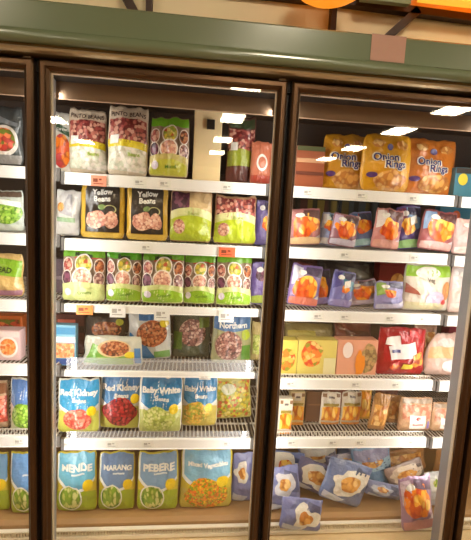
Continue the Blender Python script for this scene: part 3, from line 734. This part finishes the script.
carton('dark blue-green carton at the back of the second right shelf, right half', h2, 337, 200, 376, 226, ZB[1], .28, lambda p: (p.body(plain((62, 70, 78), .4)), p.rect('grey_stripes', pieces(((95, 110, 110), (70, 75, 70), (125, 115, 70)), 30, (45, 45, 45), (1, 1, .05)), -.9, .9, .45, .95), p.rect('red_stripe', plain((110, 40, 45)), -.98, .98, .3, .42)), T=.03, depth=1)
carton('teal carton behind the pink bag on the second right shelf', h2, 436, 207, 474, 240, ZC[1], .14, lambda p: (p.body(plain((60, 125, 150), .4)), p.ell('orange_spot', plain((205, 100, 50)), -.15, .8, .22, .12), p.rect('dark_stripe', plain((45, 80, 100)), -.98, .98, .3, .4)), T=.02, depth=1)
bag('pale pink snack bag with yellow food at the far right of the second shelf', h2, 452, 219, 490, 256, ZC[1], .02, st_potato((225, 185, 180), NUGGET, (215, 205, 215), None, (240, 225, 220), (.15, .42, .5, .22)), T=.022)
h3 = 'packs on the third right shelf'
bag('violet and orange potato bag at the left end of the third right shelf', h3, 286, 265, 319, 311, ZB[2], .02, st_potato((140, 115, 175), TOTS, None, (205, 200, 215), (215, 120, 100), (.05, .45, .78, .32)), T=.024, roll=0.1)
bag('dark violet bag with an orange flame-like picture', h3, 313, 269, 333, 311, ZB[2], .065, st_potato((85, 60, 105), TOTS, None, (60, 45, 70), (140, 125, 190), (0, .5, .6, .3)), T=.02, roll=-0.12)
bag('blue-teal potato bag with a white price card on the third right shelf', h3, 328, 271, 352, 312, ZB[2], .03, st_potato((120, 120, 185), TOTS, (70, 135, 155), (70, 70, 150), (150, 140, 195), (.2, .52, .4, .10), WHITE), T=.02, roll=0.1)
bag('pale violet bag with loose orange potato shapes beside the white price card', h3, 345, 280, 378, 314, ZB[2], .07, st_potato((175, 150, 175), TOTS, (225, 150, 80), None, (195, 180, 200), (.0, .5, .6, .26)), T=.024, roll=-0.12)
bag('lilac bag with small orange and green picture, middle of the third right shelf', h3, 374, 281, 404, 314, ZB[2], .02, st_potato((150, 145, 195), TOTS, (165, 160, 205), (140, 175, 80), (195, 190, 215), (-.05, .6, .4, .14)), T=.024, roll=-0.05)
heap('frozen_food_bag', 'black bag lying slanted at the back of the third right shelf', 'bag', h3, 316, 254, 376, 284, .19, st_plainbag((62, 55, 50), (lambda p: p.rect('pale_print', pieces(((120, 115, 100), (70, 60, 55), (90, 80, 70)), 40, (50, 42, 40), (.3, 1, 1)), -.8, .8, .2, .8),)), roll=.14, tilt=.5)
heap('frozen_food_bag', 'brown bag lying at the back left of the third right shelf', 'bag', h3, 290, 254, 322, 280, .20, st_plainbag((92, 62, 50), (lambda p: p.rect('red_print', film((120, 50, 45)), -.7, .6, .25, .55),)), roll=.2, tilt=.5)
carton('dark red carton at the back of the third right shelf beside the white bag', h3, 376, 260, 404, 296, ZB[2], .17, lambda p: (p.body(plain((135, 45, 38), .4)), p.ell('food_picture', NUGGET, .3, .5, .5, .22)), T=.03, depth=1)
bag('large white bag with lime green corners on the third right shelf', h3, 401, 264, 450, 316, ZB[2], .015,
    st_plainbag((226, 214, 200), (lambda p: p.rect('lime_header', film((150, 195, 50)), -.95, .95, .74, .97), lambda p: p.ell('white_plate', film((238, 232, 222)), -.05, .82, .5, .13), lambda p: p.text('title_text', 'Veg', plain((70, 60, 60)), .05, .66, .09, .7, .01, -.15),
        lambda p: p.ell('food_picture', NUGGET, .75, .45, .2, .2), lambda p: p.ell('violet_bowl', film((200, 180, 205)), .25, .28, .4, .17), lambda p: p.rect('cream_foot', film((215, 205, 165)), -.9, .7, .04, .2), lambda p: p.quad('brown_side', film((175, 100, 85)), ((-.95, .4), (-.4, .36), (-.5, .44), (-.95, .6))), lambda p: p.ell('red_spot', film((200, 60, 60)), .62, .22, .13, .06))), T=.034)
bag('pale pink bag with a yellow corner at the far right of the third shelf', h3, 448, 266, 484, 318, ZC[2], .02, st_potato((228, 195, 185), NUGGET, None, (215, 205, 205), (235, 215, 205), (.1, .62, .35, .16)), T=.026)
h4 = 'packs on the fourth right shelf'
def pizza_box(c, side=None, food=PIZZA, fp=(-.3, .55, .55, .42), title=None):
    def f(p):
        p.body(plain(c, .4, 0, 0, 20, .2)); p.ell('food_picture', food, *fp, wob=.2)
        if side: p.rect('side_strip', plain(side), .35, .97, .05, .5)
        if title: p.text('title_text', title, plain((170, 120, 70)), .62, .52, .06, .6)
    return f
carton('yellow pizza carton next to the pillar at the left of the fourth right shelf', h4, 272, 338, 295.5, 371, ZB[3], .02, pizza_box((225, 205, 95), fp=(.1, .45, .75, .3)), T=.03, depth=1)
carton('yellow carton with a pizza slice picture on the fourth right shelf', h4, 296, 338, 334, 372, ZB[3], .02, pizza_box((228, 208, 110), (232, 222, 170), fp=(-.3, .60, .55, .36)), T=.03, depth=1)
carton('salmon pink carton with an orange wrap picture on the fourth right shelf', h4, 334.5, 338, 374, 374, ZB[3], .02,
    lambda p: (p.body(plain((232, 165, 135), .4)), p.ell('food_picture', pieces(((165, 140, 90), (140, 110, 70), (190, 150, 100)), 70, (110, 80, 50)), .55, .5, .42, .4, wob=.3), p.ell('orange_filling', plain((235, 140, 30)), .15, .35, .25, .3, wob=.6), p.ell('white_emblem', plain((240, 225, 220)), -.5, .72, .25, .22)), T=.03, depth=1)
heap('frozen_food_bag', 'olive brown bag lying behind the yellow cartons', 'bag', h4, 284, 323, 334, 345, .14, st_plainbag((150, 135, 85), (lambda p: p.rect('yellow_print', film((190, 175, 80)), -.9, .2, .2, .6),)), roll=.03, tilt=.5)
heap('frozen_food_bag', 'reddish brown bag lying behind the salmon pink carton', 'bag', h4, 334, 322, 372, 346, .14, st_plainbag((135, 75, 60), (lambda p: p.rect('dark_print', film((100, 60, 45)), -.5, .8, .2, .6),)), roll=.03, tilt=.5)
bag('glossy red bag with white labels and a yellow patch', h4, 375.5, 327, 425, 380, ZB[3], .01,
    st_plainbag((172, 22, 30), (lambda p: p.quad('white_label', plain((232, 225, 225)), ((-.5, .35), (.55, .42), (.5, .72), (-.62, .62))), lambda p: p.quad('white_label', plain((240, 232, 228)), ((-.75, .66), (-.1, .62), (-.2, .84), (-.7, .80))), lambda p: p.rect('blue_print', film((60, 60, 120)), -.5, -.15, .50, .56),
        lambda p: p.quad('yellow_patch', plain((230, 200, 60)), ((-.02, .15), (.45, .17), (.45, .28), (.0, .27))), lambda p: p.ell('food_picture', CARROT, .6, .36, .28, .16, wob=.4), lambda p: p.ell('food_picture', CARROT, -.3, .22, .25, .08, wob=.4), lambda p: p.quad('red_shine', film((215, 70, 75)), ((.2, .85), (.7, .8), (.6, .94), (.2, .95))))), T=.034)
bag('rounded pale pink and white bag at the right of the fourth right shelf', h4, 425, 333, 463, 382, ZC[3], .02,
    st_plainbag((214, 180, 168), (lambda p: p.rect('peach_band', film((228, 180, 130)), -.9, .9, .42, .68, .05, .05), lambda p: p.ell('white_spot', film((240, 235, 235)), .2, .28, .5, .16), lambda p: p.ell('grey_print', film((215, 205, 200)), -.1, .8, .5, .1))), T=.036, fat=.2, ears=-.03, dome=.55)
carton('maroon and violet carton behind the pale pink bag at the right end', h4, 444, 322, 470, 350, ZC[3], .16, lambda p: (p.body(plain((135, 30, 60), .4)), p.ell('white_mark', plain((225, 190, 205)), .2, .7, .3, .14, .6), p.rect('red_stripe', plain((170, 60, 60)), -.98, .3, .4, .6)), T=.03, depth=1)
bag('brown and clear bag behind the red bag on the fourth right shelf', h4, 412, 325, 436, 362, ZB[3], .12, st_plainbag((165, 125, 100), (lambda p: p.rect('food_window', NUGGET, -.8, .8, .3, .85),)), T=.025)
h5 = 'packs on the fifth right shelf'
def fry(c=(232, 222, 205)):
    def f(p):
        p.body(plain(c, .4)) if p.shape == 'box' else p.body(film(c))
        p.rect('brown_header', film((150, 110, 80)), -.92, .92, .86, .96)
        p.rect('cream_label', film((238, 228, 210)), -.5, .5, .74, .97)
        p.rect('grey_print', film((120, 110, 110)), -.3, .3, .82, .88)
        p.rect('title_stripe', film((170, 150, 70)), -.8, .8, .60, .68)
        p.rect('fries_picture', FRIES, -.9, .9, .14, .56, .04, .03)
        p.rect('orange_foot', film((225, 150, 60)), -.9, .9, .02, .1)
    return f
carton('white carton of fries next to the pillar on the fifth right shelf', h5, 278, 397, 291, 436, ZB[4], .012, fry(), T=.018, depth=1)
carton('fries carton set further back beside the white one at the left', h5, 289, 390, 303, 426, ZB[4], .09, fry((235, 215, 165)), T=.02, depth=1)
carton('dark brown carton in the shade at the back of the fifth right shelf', h5, 304, 389, 322, 424, ZB[4], .12, lambda p: (p.body(plain((120, 85, 62), .4)), p.rect('pale_stripe', plain((150, 112, 80)), -.8, .7, .55, .6)), T=.03, depth=1)
carton('reddish brown carton standing behind the fries bags', h5, 312, 385, 345, 420, ZB[4], .2, lambda p: (p.body(plain((150, 80, 58), .4)), p.rect('pale_stripe', plain((205, 160, 130)), -.9, -.2, .5, .95)), T=.03, depth=1)
bag('white bag of golden fries, left one of the pair', h5, 320, 392, 340.5, 425, ZB[4], .08, fry(), T=.018)
bag('white bag of golden fries, right one of the pair', h5, 340.5, 391, 361, 425, ZB[4], .08, fry(), T=.018)
bag('all golden bag of fries half hidden behind the right fries bag', h5, 358, 388, 371, 420, ZB[4], .13, st_plainbag((225, 165, 60), (lambda p: p.rect('fries_picture', FRIES, -.8, .8, .1, .9),)), T=.016)
bag('tan brown bag slumped beside the golden fries', h5, 368, 393, 386, 432, ZB[4], .02, st_plainbag((178, 128, 72), (lambda p: p.rect('food_window', NUGGET, -.8, .8, .15, .7),)), T=.022, roll=.12)
bag('tan brown bag leaning against the clear bag with a white label', h5, 383, 395, 401, 430, ZB[4], .085, st_plainbag((190, 140, 85), (lambda p: p.rect('food_window', NUGGET, -.8, .8, .2, .8),)), T=.022, roll=.08)
bag('dark maroon bag at the back above the tan brown bags', h5, 374, 388, 398, 418, ZB[4], .16, st_plainbag((120, 65, 52)), T=.022)
def sticker_bag(p):
    p.body(film((208, 165, 128)))
    p.rect('food_window', pieces(((215, 150, 125), (230, 180, 155), (195, 125, 100)), 60, (190, 130, 100)), -.85, .85, .4, .8)
    p.rect('clear_top', film((170, 150, 130)), -.9, .9, .84, .96)
    l = p.quad('white_label', plain((240, 228, 220)), ((-.45, .14), (.5, .10), (.48, .52), (-.5, .54)))
    p.ell('red_emblem', film((205, 80, 80)), .0, .44, .13, .05); p.rect('label_print', film((185, 140, 135)), -.3, .32, .24, .29)
    p.quad('violet_tag', film((140, 120, 180)), ((.58, .14), (.75, .13), (.76, .36), (.6, .36)))
bag('clear tan bag with a white label and red emblem on the fifth right shelf', h5, 397, 397, 432, 438, ZB[4], .012, sticker_bag, T=.028)
bag('tan bag with a white label at the far right of the fifth shelf', h5, 430, 402, 458, 439, ZC[4], .02, sticker_bag, T=.026)
h6 = 'heaped blue snack bags on the bottom right deck'
B = lambda lab, x0, y0, x1, y1, dy, stl, roll=0., **k: heap('frozen_snack_bag', lab, 'bag', h6, x0, y0, x1, y1, dy, stl, roll, base=DECK, **k)
B('tan bag lying at the back right of the heap under the shelf', 378, 446, 424, 500, .20, st_plainbag((175, 125, 75), (lambda p: p.rect('food_window', NUGGET, -.8, .8, .2, .8),)), -.2)
B('brown and orange bag in the far right corner behind the heap', 432, 450, 462, 503, .20, st_plainbag((190, 140, 90), (lambda p: p.ell('food_window', TOTS, 0, .5, .7, .25, wob=.4),)), .1)
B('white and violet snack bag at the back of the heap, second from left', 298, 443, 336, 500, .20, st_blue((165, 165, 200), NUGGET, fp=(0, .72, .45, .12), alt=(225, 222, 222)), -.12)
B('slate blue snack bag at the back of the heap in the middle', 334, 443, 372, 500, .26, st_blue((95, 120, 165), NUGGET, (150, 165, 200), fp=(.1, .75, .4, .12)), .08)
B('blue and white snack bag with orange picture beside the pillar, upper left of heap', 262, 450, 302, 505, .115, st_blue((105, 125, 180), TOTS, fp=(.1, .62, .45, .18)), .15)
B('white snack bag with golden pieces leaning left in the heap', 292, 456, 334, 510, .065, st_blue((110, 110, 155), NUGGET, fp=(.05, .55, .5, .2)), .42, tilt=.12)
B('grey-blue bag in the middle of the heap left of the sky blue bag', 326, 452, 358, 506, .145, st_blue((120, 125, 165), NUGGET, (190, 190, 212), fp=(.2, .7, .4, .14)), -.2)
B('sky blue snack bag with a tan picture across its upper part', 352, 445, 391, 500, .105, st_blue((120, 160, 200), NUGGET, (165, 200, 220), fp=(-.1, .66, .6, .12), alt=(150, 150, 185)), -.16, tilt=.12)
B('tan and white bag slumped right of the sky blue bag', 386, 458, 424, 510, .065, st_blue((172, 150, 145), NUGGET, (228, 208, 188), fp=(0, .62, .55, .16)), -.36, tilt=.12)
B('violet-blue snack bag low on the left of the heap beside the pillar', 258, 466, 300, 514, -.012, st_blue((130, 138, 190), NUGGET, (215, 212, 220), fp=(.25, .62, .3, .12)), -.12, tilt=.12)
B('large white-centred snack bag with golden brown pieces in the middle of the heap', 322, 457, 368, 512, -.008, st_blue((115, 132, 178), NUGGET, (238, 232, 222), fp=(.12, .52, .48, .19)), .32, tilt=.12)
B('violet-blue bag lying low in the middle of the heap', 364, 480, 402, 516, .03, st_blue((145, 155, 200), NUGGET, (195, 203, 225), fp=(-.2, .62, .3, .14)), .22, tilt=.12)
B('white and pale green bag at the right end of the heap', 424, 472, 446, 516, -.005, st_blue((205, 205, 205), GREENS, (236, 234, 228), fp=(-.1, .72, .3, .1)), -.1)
B('small white bag with a golden spot at the front left of the heap', 280, 500, 322, 528, -.105, st_blue((128, 136, 190), NUGGET, (240, 235, 225), fp=(.15, .42, .35, .18)), .12, tilt=.2, T=.02)
B('bright orange and violet snack bag lying at the front right of the heap', 400, 478, 432, 528, -.108, st_potato((165, 130, 160), TOTS, None, (200, 180, 195), (215, 150, 150), (.05, .56, .82, .34)), -.14, T=.024)

# ------------------------------------------------------------------ light
LAMP = emit((255, 239, 210), 42)
for (x, y) in ((1.05, -3.45), (1.05, -5.3), (1.05, -7.3), (3.68, -3.8), (3.68, -5.3), (3.68, -7.2), (-1.9, -3.4), (-1.9, -6.5), (-1.95, -8.9), (-1.0, -1.5), (1.05, -1.5), (3.0, -1.5), (3.68, -9), (1.05, -9.2)):  # the row nearest the doors is added to light the header
    t = empty('ceiling_light', (x, y, 2.955), 'white fluorescent ceiling light over the aisle, reflected in the freezer doors except the added near row', 'light', 'fluorescent ceiling lights')
    MB().box(-.18, .18, -.30, .30, .012, .044).build('housing', plain((210, 205, 195), .5), t)
    MB().box(-.165, .165, -.28, .28, 0, .0115).build('diffuser', LAMP, t)
w = bpy.data.worlds.new('world'); sc.world = w; w.use_nodes = True
w.node_tree.nodes['Background'].inputs['Color'].default_value = (1, .85, .65, 1); w.node_tree.nodes['Background'].inputs['Strength'].default_value = .1

sc.view_settings.view_transform = 'Standard'; sc.view_settings.look = 'None'; sc.view_settings.gamma = 1
sc.view_settings.exposure = 0.16; sc.view_settings.use_curve_mapping = False
sc.cycles.use_denoising = True
sc.cycles.max_bounces = 8; sc.cycles.transparent_max_bounces = 16
